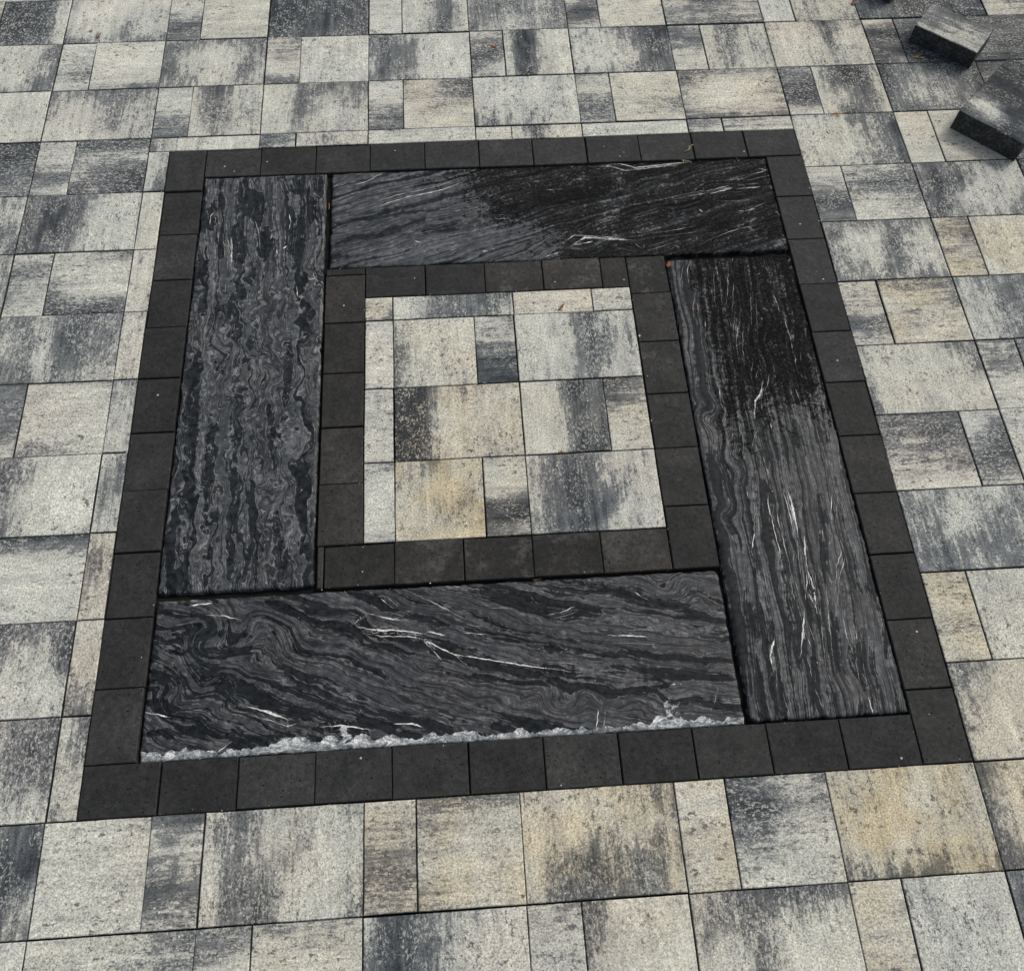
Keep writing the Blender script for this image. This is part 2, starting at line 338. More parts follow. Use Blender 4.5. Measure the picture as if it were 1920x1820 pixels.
# cast-in colour of each paver, shade around the loose pavers painted in, far row first, 0 black .. 9 white; (row, column of the 30 cm module) -> pieces from left to right: (tones, warm, streak)
# streak 0: pigment dragged along Y, 1: along X
TONE = {
 (0,-2): [None, ("2127 1128 1127 3338",0,0)],
 (0,-1): [("578777 688665 688476 346444",0,0)],
 (0,0): [("56 77 33 45",0,1), ("7878 7777 7676 6667",.6,1)],
 (0,1): [("122233 112223 112233 233343",0,0)],
 (0,2): [("78 67 77 78",0,1), ("7647 7637 7627 7637",.2,0)],
 (0,3): [("454453 443453 445453 456554",0,0)],
 (0,4): [("46 74 22 57",0,1), ("7888 7878 7777 7777",1,1)],
 (0,5): [("671136 672256 554455 444444",.3,1)],
 (0,6): [("77 76 66 77",0,0), ("7766 7467 6576 5555",1,0)],
 (0,7): [("443222 443222 333221 233222",.5,0)],  # tones lowered: shade near the loose pavers painted into the colour
 (0,8): [("22 22 22 11",0,1), ("5555 6655 5544 6655",1,1)],  # painted a little darker for the shade there
 (1,-2): [("777763 777763 777763 555543",.2,0)],
 (1,-1): [("78 76 54 77",0,1), ("7777 8888 7877 5544",.4,1)],
 (1,0): [("444444 367755 266746 456655",.2,0)],
 (1,1): [("54 65 67 43",0,1), ("7777 6877 7778 6766",0,0)],
 (1,2): [("435777 434788 534788 445777",0,0)],
 (1,3): [("65 43 25 57",0,1), ("7178 6178 6279 6279",.5,0)],
 (1,4): [("655321 666423 677624 555433",0,0)],
 (1,5): [("45 33 67 66",.3,1), ("7456 6465 7465 6576",.8,0)],
 (1,6): [("566264 677376 677466 666566",.8,0)],
 (1,7): [("76 11 43 25",1,1), ("4322 2111 2111 3222",.3,1)],  # right piece darkened, shade beside the small loose paver painted in
 (1,8): [("222222 333322 332222 322221",1,1)],  # shade between the loose pavers painted into these tones
 (2,-2): [None, ("7777 7777 7777 7777",.2,0)],
 (2,-1): [("454344 566455 676455 787656",0,0)],
 (2,0): [("66 77 45 33",0,1), ("6266 7366 7356 7566",.3,0)],
 (2,1): [("664443 763654 764766 765666",.4,0)],
 (2,2): [("66 77 54 33",0,1), ("4632 5643 7677 7877",.9,1)],
 (2,3): [("666666 677777 566566 445566",0,0)],
 (2,4): [("45 66 33 56",.5,1), ("7777 7777 6654 7777",1,1)],
 (2,5): [("444444 478875 578765 433555",.9,1)],
 (2,6): [("35 32 21 78",.2,1), ("7216 7226 7636 7337",.8,0)],
 (2,7): [("233222 245432 255542 234452",.4,0)],  # painted darker, as the shaded ground before the loose pavers
 (2,8): [("23 34 32 32",.5,1), ("3344 3333 2222 3333",0,1)],  # shade put into the tones here too
 (3,-2): [("666221 666122 444344 444444",0,1)],
 (3,-1): [("56 67 34 57",0,1), ("2222 4556 5321 3421",0,1)],
 (3,0): [("467777 467876",.2,0), ("75 65 64 53",0,0)],
 (3,1): [("34 36",0,1), ("7567 7567",.5,0)],
 (3,2): [("656676 777677",.2,1)],
 (3,3): [("67 77",.5,1), ("7277 7378",.7,0)],
 (3,4): [("777667 777777",.1,1)],
 (3,5): [("44 57",.2,1), ("4455 6776",.5,1)],
 (3,6): [("565443 677542 777643 766543",.7,0)],
 (3,7): [("77 77 76 77",.9,1), ("7777 7777 7766 6666",.9,1)],
 (3,8): [("444444 444444 333333 444444",0,0)],
 (4,-2): [None, ("5555 6566 4344 5464",0,0)],
 (4,-1): [("433566 323676 323676 334666",0,0)],
 (4,0): [("77 77 67 77",.8,0)],
 (4,6): [("67 55 22 44",.2,1), ("6664 4322 6754 7767",.5,1)],
 (4,7): [("334555 323666 336665 345545",.2,0)],
 (5,-2): [("555555 555555 455555 455555",0,0)],
 (5,-1): [("76 34 56 67",0,1), ("7643 6777 3677 1212",.2,1)],
 (5,0): [("76 77 66 76",.2,0)],
 (5,6): [("444444 367376 456367 444545",.4,0)],
 (5,7): [("54 54 65 75",2.4,1), ("6777 7777 7777 7777",1.6,0)],
 (6,-1): [("445344 545244 546345 435456",0,0)],
 (6,0): [("66 76 77 67",.3,0)],
 (6,6): [("67 56 34 56",.9,1), ("4443 7664 6576 7767",2.0,1)],
 (6,7): [("544445 653444 754344 654344",0,0)],
 (7,-1): [("44 33 44 66",0,1), ("7665 6777 7677 4567",.2,1)],
 (7,0): [("54 65 66 76",.2,0)],
 (7,6): [("566644 677764 577777 466666",.6,0)],
 (7,7): [("55 54 68 66",.2,1), ("4444 4444 4444 4444",0,0)],
 (8,-1): [("445677 434787 335788 334776",.1,0)],
 (8,0): [("75 54 55 66",.1,0)],
 (8,6): [("3322 4533 5554 7878",.3,1), ("65 53 32 56",0,1)],
 (8,7): [("666666 666666 777777 666666",.2,1)],
 (9,-1): [("33 77 77 66",.1,1), ("1222 7777 7878 6766",.1,1)],
 (9,0): [("66 44 56 67",.8,0)],
 (9,6): [("455564 447545 444445 334444",0,0)],
 (10,-1): [("233333 234562 337776 447676",0,0)],
 (10,0): [("66 76 66 44",1,0)],
 (10,6): [("66 66 66 66",2.2,1), ("6677 7677 7777 7777",.6,0)],
 (11,-1): [None, ("6443 6433 7645 7777",.1,0)],
 (11,0): [("64 65 66 55",.6,0)],
 (11,6): [("446644 467777 577777 566656",1.2,0)],
 (12,-1): [("444433 444421 444325 444444",0,0)],
 (12,0): [("7775 7777 7767 7777",.3,1), ("43 56 24 55",.3,1)],
 (12,1): [("735664 646576 734775 633774",.5,0)],
 (12,2): [("67 55 44 55",1.6,1), ("4445 5666 6777 4666",2.2,1)],
 (12,3): [("667654 777665 653445 643446",2.2,0)],
 (12,4): [("77 77 66 66",1.6,1), ("3364 2255 5567 7867",.3,1)],
 (12,5): [("666666 667766 677666 444454",3.0,0)],
 (12,6): [("2677 3777 3677 2467",2.0,0), ("66 66 66 66",1.5,1)],
 (13,-1): [None, ("7777 7777 7777 7777",.2,0)],
 (13,0): [("667654 667544 666666 666666",.5,1)],
 (13,1): [("44 57 77 77",.5,1), ("5555 7777 7777 7777",1,1)],
 (13,2): [("524567 413677 524667 534666",.1,0)],
 (13,3): [("55 66 66 66",.3,1), ("3777 3777 5787 5777",1.1,0)],
 (13,4): [("543334 545777 774787 667777",1,0)],
 (13,5): [("77 66 66 55",1.8,1), ("5676 5666 6666 6676",.1,0)],
 (13,6): [("333333 333333 333333 333333",0,0)],
}
# the field of light pavers inside the inner frame: x0, x1, y0, y1 in cm, tones, warm, streak
INNER = [
 (59.5,66.5,-118.8,-126,"67 54",1.4,1), (66.5,96.5,-118.8,-126,"763434 763346",.2,0), (96.5,116.5,-118.8,-126,"7777 7777",.9,1), (116.5,126.4,-118.8,-126,"76 67",.6,1),
 (59.5,66.5,-126,-146,"76 77 78 67",.1,1), (66.5,86.5,-126,-146,"5777 4777 3777 4666",.9,0), (86.5,96.5,-126,-146,"65 56 22 22",.2,1), (96.5,126.4,-126,-146,"776266 777345 776356 666466",.2,0),
 (59.5,66.5,-146,-166,"65 66 77 76",.2,1), (66.5,96.5,-146,-166,"216567 117777 117767 117656",1.6,0), (96.5,116.5,-146,-166,"7714 7724 7723 7713",.9,0), (116.5,126.4,-146,-166,"24 35 77 77",1.2,1),
 (59.5,66.5,-166,-186,"65 67 76 66",.1,1), (66.5,86.5,-166,-186,"6567 5675 7656 7777",3.0,0), (86.5,96.5,-166,-186,"66 77 21 45",1.2,1), (96.5,126.4,-166,-186,"643566 632557 632366 532666",.2,0),
]
# white veins and black lenses of the four slabs: (relative width, x, y, x, y ... in cm)
Lv= [(1,[25.3,-77.4,25.4,-81.8]), (1.6,[19.5,-88.5,18.9,-89.5,18.8,-92.3]), (1.4,[24.9,-97.0,25.3,-102.6,25.5,-107.9]), (1,[22.6,-95.9,23.0,-99.6]), (1.5,[39.4,-89.9,39.9,-92.5,39.6,-95.1]), (0.8,[43.3,-77.4,43.7,-81.0]), (1.2,[35.6,-96.1,34.9,-98.2]), (2,[39.2,-100.9,38.4,-101.7]), (1.3,[36.7,-101.8,37.0,-103.2]), (1.6,[42.3,-114.3,42.7,-117.3]), (1.5,[46.3,-110.2,46.7,-112.0,45.4,-112.3]), (1,[46.7,-111.8,48.1,-114.2]), (0.7,[45.2,-113.7,44.0,-116.8,43.1,-120.2]), (0.8,[28.7,-121.7,29.1,-123.0]), (0.7,[37.3,-77.5,38.9,-82.1]), (0.8,[46.1,-83.3,47.6,-84.7]), (0.7,[21.0,-94.1,19.8,-88.9]), (0.6,[30.6,-91.6,31.8,-96.3,32.6,-102.2]), (0.8,[22.9,-112.1,22.8,-115.2]), (0.6,[23.2,-100.0,23.6,-103.7]), (1,[44.1,-130.4,42.5,-131.0])]
Tv= [(1.2,[63.3,-76.8,60.0,-79.3,54.3,-81.3]), (1.3,[85.9,-80.7,80.8,-83.1,76.7,-84.3,70.7,-85.5,64.6,-87.7,61.7,-89.7]), (1,[50.9,-80.7,52.2,-79.9]), (2,[123.6,-76.1,129.1,-76.2,133.1,-78.0,141.5,-77.2,148.5,-76.6]), (2.2,[152.2,-88.6,158.7,-86.7]), (1.6,[159.9,-87.2,166.2,-86.8]), (1,[139.6,-90.6,145.2,-89.3,152.2,-88.1]), (1.4,[158.5,-95.2,163.3,-94.7]), (1.6,[148.4,-94.0,149.1,-94.9]), (0.7,[156.9,-96.9,160.5,-95.3,166.5,-92.5]), (2.2,[112.6,-105.0,116.8,-102.1,122.7,-102.9,129.8,-103.7]), (1.5,[113.9,-104.5,118.6,-103.5]), (1.4,[105.8,-108.0,109.8,-106.6]), (1.2,[129.7,-104.9,131.4,-106.7]), (1,[81.4,-104.5,84.3,-103.8]), (1.4,[89.8,-105.3,91.2,-105.2]), (1.5,[72.4,-100.9,74.0,-101.6]), (1.2,[116.9,-81.3,120.2,-81.8]), (1.2,[108.4,-85.0,112.5,-84.7]), (1,[143.0,-99.2,145.8,-98.7]), (1,[131.9,-107.6,138.8,-105.4]), (0.9,[101.3,-107.6,105.9,-106.2]), (0.8,[158.5,-83.4,170.1,-80.8]), (0.7,[132.7,-101.7,140.8,-100.8,146.3,-99.8]), (0.6,[93.6,-94.4,97.6,-94.7]), (0.7,[146.7,-105.8,155.3,-102.0,163.7,-99.8]), (0.7,[154.4,-91.4,162.6,-91.4]), (0.7,[130.1,-96.3,137.1,-94.1]), (1.4,[167.8,-80.2,169.4,-80.7]), (0.7,[105.4,-79.8,98.5,-80.8]), (0.7,[124.3,-105.9,129.3,-107.4])]
Rv= [(1.1,[143.0,-111.5,141.9,-114.8,141.8,-118.6]), (1,[142.5,-123.3,141.7,-126.0,141.3,-129.7]), (1.1,[152.4,-115.8,151.4,-121.0,150.1,-126.0]), (1,[154.6,-110.1,154.1,-112.1]), (1,[162.4,-111.8,162.5,-115.9]), (1.2,[162.8,-123.3,163.3,-128.6]), (1.2,[163.9,-130.9,164.3,-136.3,164.2,-140.3]), (1,[151.6,-129.3,150.0,-136.4]), (1,[151.7,-132.9,150.6,-138.2,150.3,-143.0]), (1.1,[144.1,-129.8,143.3,-136.0]), (1,[149.9,-113.8,149.5,-116.2]), (1,[159.9,-116.7,160.7,-116.3]), (1.2,[144.4,-150.1,143.9,-154.0,144.1,-156.0]), (1.8,[155.0,-149.2,153.9,-152.5,152.3,-154.4,151.3,-158.5]), (1.2,[150.9,-156.8,151.2,-159.3]), (0.9,[170.0,-134.8,169.6,-137.5]), (1.2,[164.5,-141.6,164.1,-144.2]), (0.9,[165.0,-155.6,168.3,-156.4,169.4,-154.2]), (1.2,[154.7,-160.3,154.6,-162.3]), (1,[145.5,-160.9,145.0,-164.5]), (0.9,[149.0,-167.5,150.1,-164.4,151.8,-161.7]), (1.1,[151.3,-169.5,151.3,-172.2,151.8,-174.1]), (0.9,[164.3,-158.8,163.8,-162.8]), (1.1,[145.9,-176.8,145.7,-179.8]), (0.6,[162.9,-155.0,162.4,-150.9]), (0.5,[148.7,-115.2,147.4,-125.4]), (0.5,[156.9,-122.7,155.3,-133.1]), (1,[155.0,-144.5,153.7,-147.8]), (1.1,[146.0,-176.9,145.7,-179.5]), (1.2,[150.5,-179.0,150.0,-182.3,150.2,-185.6,150.2,-188.8,150.4,-192.7,150.2,-197.1]), (2,[155.1,-178.5,155.4,-182.2,155.4,-185.9,155.3,-189.1]), (1.2,[165.1,-179.9,163.7,-184.5,163.4,-186.7]), (1,[162.5,-189.1,161.7,-192.6]), (0.8,[147.1,-181.0,145.9,-187.5]), (1.8,[145.7,-188.5,144.5,-192.0]), (1.6,[156.6,-189.9,156.0,-193.3,155.6,-197.5]), (1.4,[155.6,-197.5,155.9,-200.5,155.9,-204.2,155.5,-207.8]), (1,[164.3,-193.5,162.0,-197.8,160.3,-203.8]), (1.2,[155.5,-198.1,154.5,-202.1,153.6,-204.7]), (1.2,[154.7,-203.1,155.7,-207.7]), (1.6,[153.0,-206.7,152.0,-210.5,150.1,-216.7]), (1.1,[152.1,-211.2,152.6,-214.7]), (2,[145.3,-213.0,143.7,-216.4,143.8,-218.2]), (1.1,[160.8,-208.8,160.7,-213.0,161.2,-216.8]), (1.2,[162.7,-210.5,162.8,-214.1]), (1,[151.5,-216.8,151.5,-221.2]), (0.9,[151.4,-200.6,151.4,-204.6]), (0.9,[153.6,-193.2,152.9,-195.9]), (1.1,[151.6,-223.9,152.0,-225.7,152.4,-227.8]), (1.8,[162.2,-226.1,162.3,-229.4]), (0.9,[162.7,-219.1,162.5,-223.7]), (0.8,[144.4,-220.1,143.8,-223.1]), (0.8,[144.9,-225.0,145.4,-228.6]), (0.8,[164.2,-191.0,164.5,-193.5]), (0.5,[146.0,-196.9,146.0,-202.3]), (0.6,[158.9,-201.7,157.5,-210.8,156.6,-218.7])]
Bv= [(2,[58.6,-204.9,62.1,-205.8,66.2,-206.1,69.7,-206.6,72.5,-207.3]), (1.5,[69.7,-207.7,73.1,-209.0,75.8,-210.6,78.5,-212.0,84.0,-213.2,90.1,-214.6,96.9,-216.1,100.9,-216.6]), (1.2,[72.4,-209.0,74.1,-210.8,75.8,-213.1]), (1.4,[80.8,-207.5,84.9,-208.1]), (3,[114.4,-199.3,117.1,-200.8]), (1.3,[117.4,-200.8,120.0,-202.7]), (0.9,[67.7,-196.9,71.9,-199.0,77.5,-202.3,80.9,-204.4]), (0.9,[84.6,-200.9,86.6,-202.5,90.2,-202.7]), (1.2,[98.5,-204.7,101.4,-204.2,104.3,-203.2]), (1.5,[110.7,-209.9,114.8,-210.2,119.0,-210.7]), (0.9,[115.0,-209.0,119.2,-209.1,122.6,-209.6]), (1.3,[124.8,-218.5,130.3,-219.2,136.0,-219.9]), (0.9,[99.7,-214.9,103.1,-215.6]), (1.3,[27.2,-200.4,30.7,-200.8,33.6,-201.7]), (2,[23.6,-198.0,27.7,-197.8]), (2,[36.8,-220.3,40.8,-221.5,44.9,-223.3]), (1.5,[51.5,-225.2,55.5,-225.1,58.1,-225.6,61.4,-226.4]), (1.8,[66.1,-225.4,69.4,-225.6,71.4,-226.4]), (1,[74.7,-225.3,78.0,-226.7]), (1.4,[31.5,-228.8,34.0,-227.0]), (1.4,[60.7,-202.1,63.5,-203.0,67.6,-204.0]), (1.2,[63.5,-198.9,65.9,-201.3]), (1.2,[76.3,-196.6,80.5,-197.3]), (3,[123.1,-220.9,123.2,-225.0,121.4,-228.2]), (2.2,[125.7,-221.7,124.0,-224.3]), (1.6,[106.9,-225.3,106.2,-228.6]), (0.9,[131.9,-222.1,130.6,-225.4]), (1.6,[16.4,-220.0,21.1,-221.3]), (3.4,[47.5,-223.6,49.7,-227.7]), (1.4,[46.6,-224.2,44.3,-224.7]), (2,[73.2,-206.8,76.6,-207.8]), (0.9,[57.9,-200.4,60.7,-202.1,58.6,-203.8]), (0.9,[110.5,-217.0,113.9,-217.9]), (0.7,[78.5,-212.2,81.2,-214.8]), (1.4,[122.2,-226.9,120.5,-224.8]), (0.8,[126.7,-224.5,128.1,-223.9])]
Ld= [(2.6,[30.4,-82.5,30.8,-87.8,31.6,-93.0]), (1.4,[26.4,-76.5,27.2,-83.2,28.0,-89.4]), (2,[20.9,-82.5,20.7,-88.1]), (2.4,[25.3,-94.3,27.6,-105.2]), (2,[40.3,-76.8,40.4,-83.0]), (1,[38.0,-77.6,38.6,-87.7]), (2.4,[39.4,-88.2,41.5,-98.9,42.1,-110.0]), (1.5,[43.9,-81.0,45.4,-93.2]), (2.2,[33.6,-94.7,34.0,-104.7]), (1.6,[46.9,-77.6,47.3,-84.3]), (2.6,[23.2,-120.6,25.6,-119.6]), (1.6,[18.4,-87.1,19.3,-94.0]), (2.4,[43.8,-110.5,43.4,-116.3]), (1.2,[17.2,-103.0,20.3,-113.9]), (1.4,[22.3,-95.8,23.2,-104.1]), (1.8,[45.7,-120.7,46.1,-124.5]), (1,[27.5,-112.3,29.0,-117.1]), (1.2,[36.4,-78.4,36.6,-73.0]), (-2,[24.2,-100.1,24.0,-89.6]), (-2.5,[22.8,-80.8,25.4,-90.9]), (-3,[33.8,-79.1,36.7,-91.5]), (-2,[44.9,-97.0,46.1,-105.3]), (-1.5,[40.3,-78.6,42.3,-77.8]), (1.4,[19.7,-139.2,20.6,-176.1]), (1.3,[24.1,-154.3,25.1,-181.5]), (1.2,[30.4,-165.9,31.1,-191.9]), (1.2,[34.2,-168.9,36.8,-193.4]), (1.3,[40.5,-177.2,42.5,-193.8]), (1.3,[41.5,-131.1,41.1,-149.5]), (1.2,[44.7,-164.0,46.2,-187.8]), (1.6,[18.2,-175.9,18.1,-192.3]), (1.6,[20.6,-188.8,20.9,-193.7]), (1,[37.3,-149.2,39.4,-166.4]), (-2,[24.8,-139.5,29.0,-163.1])]
Td= [(1.2,[51.6,-100.4,64.0,-97.6,75.2,-93.5]), (0.8,[51.5,-94.0,64.0,-92.0,80.6,-89.8]), (1,[64.0,-90.3,77.3,-87.0,86.1,-84.3]), (2,[107.4,-89.0,127.8,-87.3]), (1.6,[133.5,-95.6,147.5,-91.9,161.5,-90.0]), (2.4,[135.7,-104.4,150.4,-99.1,156.1,-101.2]), (1.2,[145.1,-107.4,159.6,-100.5,170.6,-95.8]), (2,[90.0,-87.2,97.9,-90.3,100.3,-93.9]), (1.3,[155.0,-87.8,169.3,-84.9]), (-2,[52.7,-86.2,64.0,-83.2]), (-2.2,[54.3,-103.5,80.2,-99.8]), (-2,[83.6,-96.5,93.6,-94.4])]
Rd= [(1.8,[162.8,-127.2,162.7,-135.3,163.7,-146.3,164.0,-153.5]), (1.4,[167.5,-145.6,167.1,-150.7]), (1.6,[155.4,-134.9,154.1,-145.7]), (1.8,[152.5,-161.7,151.9,-171.9]), (1.3,[160.4,-160.6,159.6,-167.7]), (0.9,[149.4,-151.8,148.8,-168.6]), (1.6,[150.0,-176.3,149.8,-182.6]), (-1.5,[143.0,-138.7,140.9,-149.2]), (-2,[164.7,-160.0,166.3,-168.8]), (2.2,[155.5,-199.5,155.1,-207.5,155.4,-210.1]), (2,[150.2,-206.5,150.3,-213.6,149.6,-218.3]), (1.8,[143.6,-221.0,144.4,-227.3]), (1.2,[162.0,-180.0,161.2,-188.4,158.7,-201.0]), (1.5,[143.5,-205.1,143.1,-215.7]), (1.3,[158.5,-207.7,157.2,-220.3]), (1.4,[161.3,-215.9,161.8,-224.2]), (1.5,[169.2,-199.0,168.4,-205.0]), (1.2,[151.9,-190.3,150.9,-199.9]), (1.5,[152.2,-217.8,151.0,-227.8]), (1,[149.7,-179.3,148.5,-190.8]), (-1.8,[141.3,-189.0,140.3,-201.9]), (-2,[164.9,-203.4,166.5,-216.2]), (-2,[167.3,-219.4,167.3,-226.4]), (-1.6,[137.0,-223.6,138.0,-228.1])]
Bd= [(2.8,[24.9,-212.4,32.5,-215.3,40.8,-219.8,47.8,-223.0]), (1.5,[16.1,-211.5,20.9,-213.2,24.4,-214.8]), (1.6,[39.6,-198.6,46.7,-201.6,52.4,-204.1]), (2,[57.1,-197.4,63.5,-199.6,66.3,-201.7]), (2.2,[52.4,-204.5,57.9,-205.9,64.8,-207.1,73.1,-209.0]), (2.4,[71.8,-207.5,77.2,-211.4,79.9,-213.3]), (1.8,[79.9,-213.3,93.4,-216.3,113.8,-218.2,134.2,-220.3]), (3.2,[86.1,-198.8,98.0,-202.1,108.5,-204.2]), (1.2,[81.5,-206.6,93.9,-209.9,110.9,-214.2,135.6,-216.7]), (1.8,[110.4,-199.1,119.9,-203.4,135.6,-208.1]), (0.9,[77.0,-216.3,96.6,-219.2,112.0,-222.2]), (0.8,[112.0,-221.9,123.8,-220.9]), (1.2,[50.2,-225.7,59.5,-225.0,72.7,-225.8]), (1.3,[85.9,-227.3,99.2,-227.8]), (1.8,[16.0,-205.1,17.1,-208.8]), (0.8,[20.1,-204.7,28.2,-203.7,36.6,-205.7]), (0.9,[19.0,-207.8,29.3,-208.4,36.7,-207.8]), (1.3,[16.2,-218.3,22.9,-220.1]), (1.2,[17.5,-224.3,29.9,-225.1]), (1.2,[33.4,-227.9,45.0,-226.1]), (1.2,[66.3,-203.1,77.4,-205.3]), (1,[59.3,-208.5,70.3,-211.3]), (1.6,[124.9,-218.2,135.6,-220.3]), (-3.5,[52.6,-213.7,63.4,-219.2,86.2,-223.3]), (-2,[28.8,-211.6,42.5,-213.8]), (-2.5,[79.6,-220.2,106.3,-224.6]), (-2.4,[122.9,-202.9,134.0,-205.0]), (-2,[29.8,-198.0,40.0,-205.2])]

# ------------------------------------------------------------------ ground and paving
GAP = .0011                      # half a joint
H = .06
def quad_sheet(name, x0, y0, x1, y1, z, mat, parent=None):
    return mesh_obj(name, [(x0, y0, z), (x1, y0, z), (x1, y1, z), (x0, y1, z)], [(0, 1, 2, 3)], [mat], parent)
ground = tag(quad_sheet('ground', -300, -300, 300, 300, -.075, M_GROUND), kind='structure')
pavement = tag(link(bpy.data.objects.new('pavement', None)), kind='structure')
_j = np.random.RandomState(3).rand(200, 200)
_n = 160; _gx = np.linspace(-1.6, 3.9, _n); _gy = np.linspace(-3.9, 1.2, _n)
mesh_obj('joint_sand', [(float(x), float(y), float(-.016+.011*_j[i, q]**3)) for i, y in enumerate(_gy) for q, x in enumerate(_gx)],
         [(i*_n+q, i*_n+q+1, (i+1)*_n+q+1, (i+1)*_n+q) for i in range(_n-1) for q in range(_n-1)], [M_SAND], pavement)['kind'] = 'stuff'

def lay(name, x0, x1, y0, y1, tones, warm=0.0, streak=0, mats=None, gap=GAP, tilt=1.0, extra=None):
    """one paver of the pavement; cm in, y0 the far edge."""
    gw, gd = gap*rnd.uniform(.55, 1.6), gap*rnd.uniform(.55, 1.6)
    w, d = (x1-x0)/100-2*gw, (y0-y1)/100-2*gd
    V, F, FM, T = block_data(w, d, H, tones, ch=.0016, jit=.0005)
    o = mesh_obj(name, V, F, mats or [M_PAVER, M_CORE], pavement, FM, {'tone': T})
    o.location = ((x0+x1)/200+rnd.gauss(0, .0003), (y0+y1)/200+rnd.gauss(0, .0003), -H+rnd.gauss(0, .0009))
    o.rotation_euler = (rnd.gauss(0, .0022)*tilt, rnd.gauss(0, .0022)*tilt, rnd.gauss(0, .0009)*tilt)
    o['warm'] = float(warm); o['streak'] = float(streak)
    o['crunch'] = float(rnd.uniform(.5, .95))
    for a, b in (extra or {}).items(): o[a] = b
    return o

BX0, BX1, BY0, BY1 = 5.8, 180.0, -65.4, -240.0      # outer edge of the black frame
def seen(x0, x1, y0, y1):
    """ground the photograph shows, with some to spare on every side (cm)."""
    cx, cy = (x0+x1)/2, (y0+y1)/2
    t = (-cy)/277.0
    left = -52+48*t-42; right = 264-86*t+42
    return left < cx < right and -305 < cy < 30
rest_V, rest_F, rest_FM, rest_T = [], [], [], []
def far_lay(x0, x1, y0, y1, tones):
    V, F, FM, T = block_data((x1-x0)/100-2*GAP, (y0-y1)/100-2*GAP, H, tones, ch=.0016)
    b = len(rest_V); cx, cy = (x0+x1)/200, (y0+y1)/200
    rest_V.extend((v[0]+cx, v[1]+cy, v[2]-H) for v in V); rest_F.extend(tuple(i+b for i in f) for f in F); rest_FM.extend(FM); rest_T.extend(T)

# stones whose two colours curdled most
CURDLED = {(3, -1, 20), (5, -1, 20), (5, -1, 10), (8, 6, 20), (12, 4, 20), (4, 6, 20), (0, -2, 20), (1, 3, 10), (3, -2, 30), (2, 6, 10), (2, 4, 10), (11, -1, 20), (10, -1, 30), (4, -2, 20), (7, -1, 20), (2, 2, 20), (1, 5, 20)}
DIM = {30: 6, 20: 4, 10: 2}
for r in range(-12, 24):
    for i in range(-12, 18):
        sm = (i+r) % 2 == 0
        if r == 12 and i >= -1: sm = i % 2 == 0
        widths = [30]
        if sm: widths = [20, 10] if (r, i) in ((8, 6), (12, 0), (12, 6)) else [10, 20]
        x = i*30; y0, y1 = -20*r, -20*(r+1)
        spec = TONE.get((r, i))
        if r == 3 and i == 0:                       # cut to an L round the corner of the black frame: two pieces
            lay('paver', 0, 30, y0, BY0, digits(spec[0][0], 6, 2), spec[0][1], spec[0][2])
            lay('paver', 0, BX0, BY0, y1, digits(spec[1][0], 2, 4), spec[1][1], spec[1][2])
            continue
        if 4 <= r <= 11 and i == 0:                 # narrow cut strip beside the frame
            lay('paver', 0, BX0, y0, y1, digits(spec[0][0], 2, 4), spec[0][1], spec[0][2]); continue
        if 4 <= r <= 11 and 0 < i < 6: continue
        for k, w in enumerate(widths):
            s = spec[k] if spec else None
            ny, yb = (2, BY0) if (r == 3 and 0 < i < 6) else (4, y1)
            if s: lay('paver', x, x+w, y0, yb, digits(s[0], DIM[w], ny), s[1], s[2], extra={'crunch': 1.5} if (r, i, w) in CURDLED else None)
            else:
                stk = rnd.choice([0, 1]); tn = rand_tones(DIM[w], ny, stk)
                if seen(x, x+w, y0, yb): lay('paver', x, x+w, y0, yb, tn, rnd.choice([0, 0, .3, .8, 1.5]), stk)
                else: far_lay(x, x+w, y0, yb, tn)
            x += w
for (x0, x1, y0, y1, tn, wm, stk) in INNER:
    nx = {7: 2, 30: 6, 20: 4, 10: 2}[int(round(x1-x0))]; ny = 2 if y0 > -120 else 4
    lay('paver', x0, x1, y0, y1, digits(tn, nx, ny), wm, stk)
rest = mesh_obj('paver_field', rest_V, rest_F, [M_PAVER, M_CORE], pavement, rest_FM, {'tone': rest_T})
rest['kind'] = 'stuff'; rest['crunch'] = .8; rest['warm'] = .5; rest['streak'] = 0.0

# black frames: every stone 15 x 10 cm, each side runs past the next one
FLAT = [[.5, .5], [.5, .5]]
def black(x0, x1, y0, y1, brown=0.0, bloom=0.0):
    lay('border_paver', x0, x1, y0, y1, FLAT, brown, 0, [M_BLACK, M_BLACK], gap=.0012, tilt=1.2, extra={'bloom': float(bloom)})
def chain(a, b, n, first=None):
    pts = [a+(b-a)*t/n for t in range(n+1)]
    return pts
xs = chain(15.9, BX1, 11)
for a, b in zip(xs, xs[1:]): black(a, b, BY0, BY0-10.2, 0, .25)
ys = chain(BY0, -229.9, 11)
for a, b in zip(ys, ys[1:]): black(BX0, 15.9, a, b, .2 if a < -150 else 0, .15)
ys = chain(-75.6, BY1, 11)
for a, b in zip(ys, ys[1:]): black(169.9, BX1, a, b, .4 if a < -150 else .1, .1)
xs = chain(BX0, 169.9, 11)
for a, b in zip(xs, xs[1:]): black(a, b, -229.9, BY1, .3 if a > 70 else 0, .2)
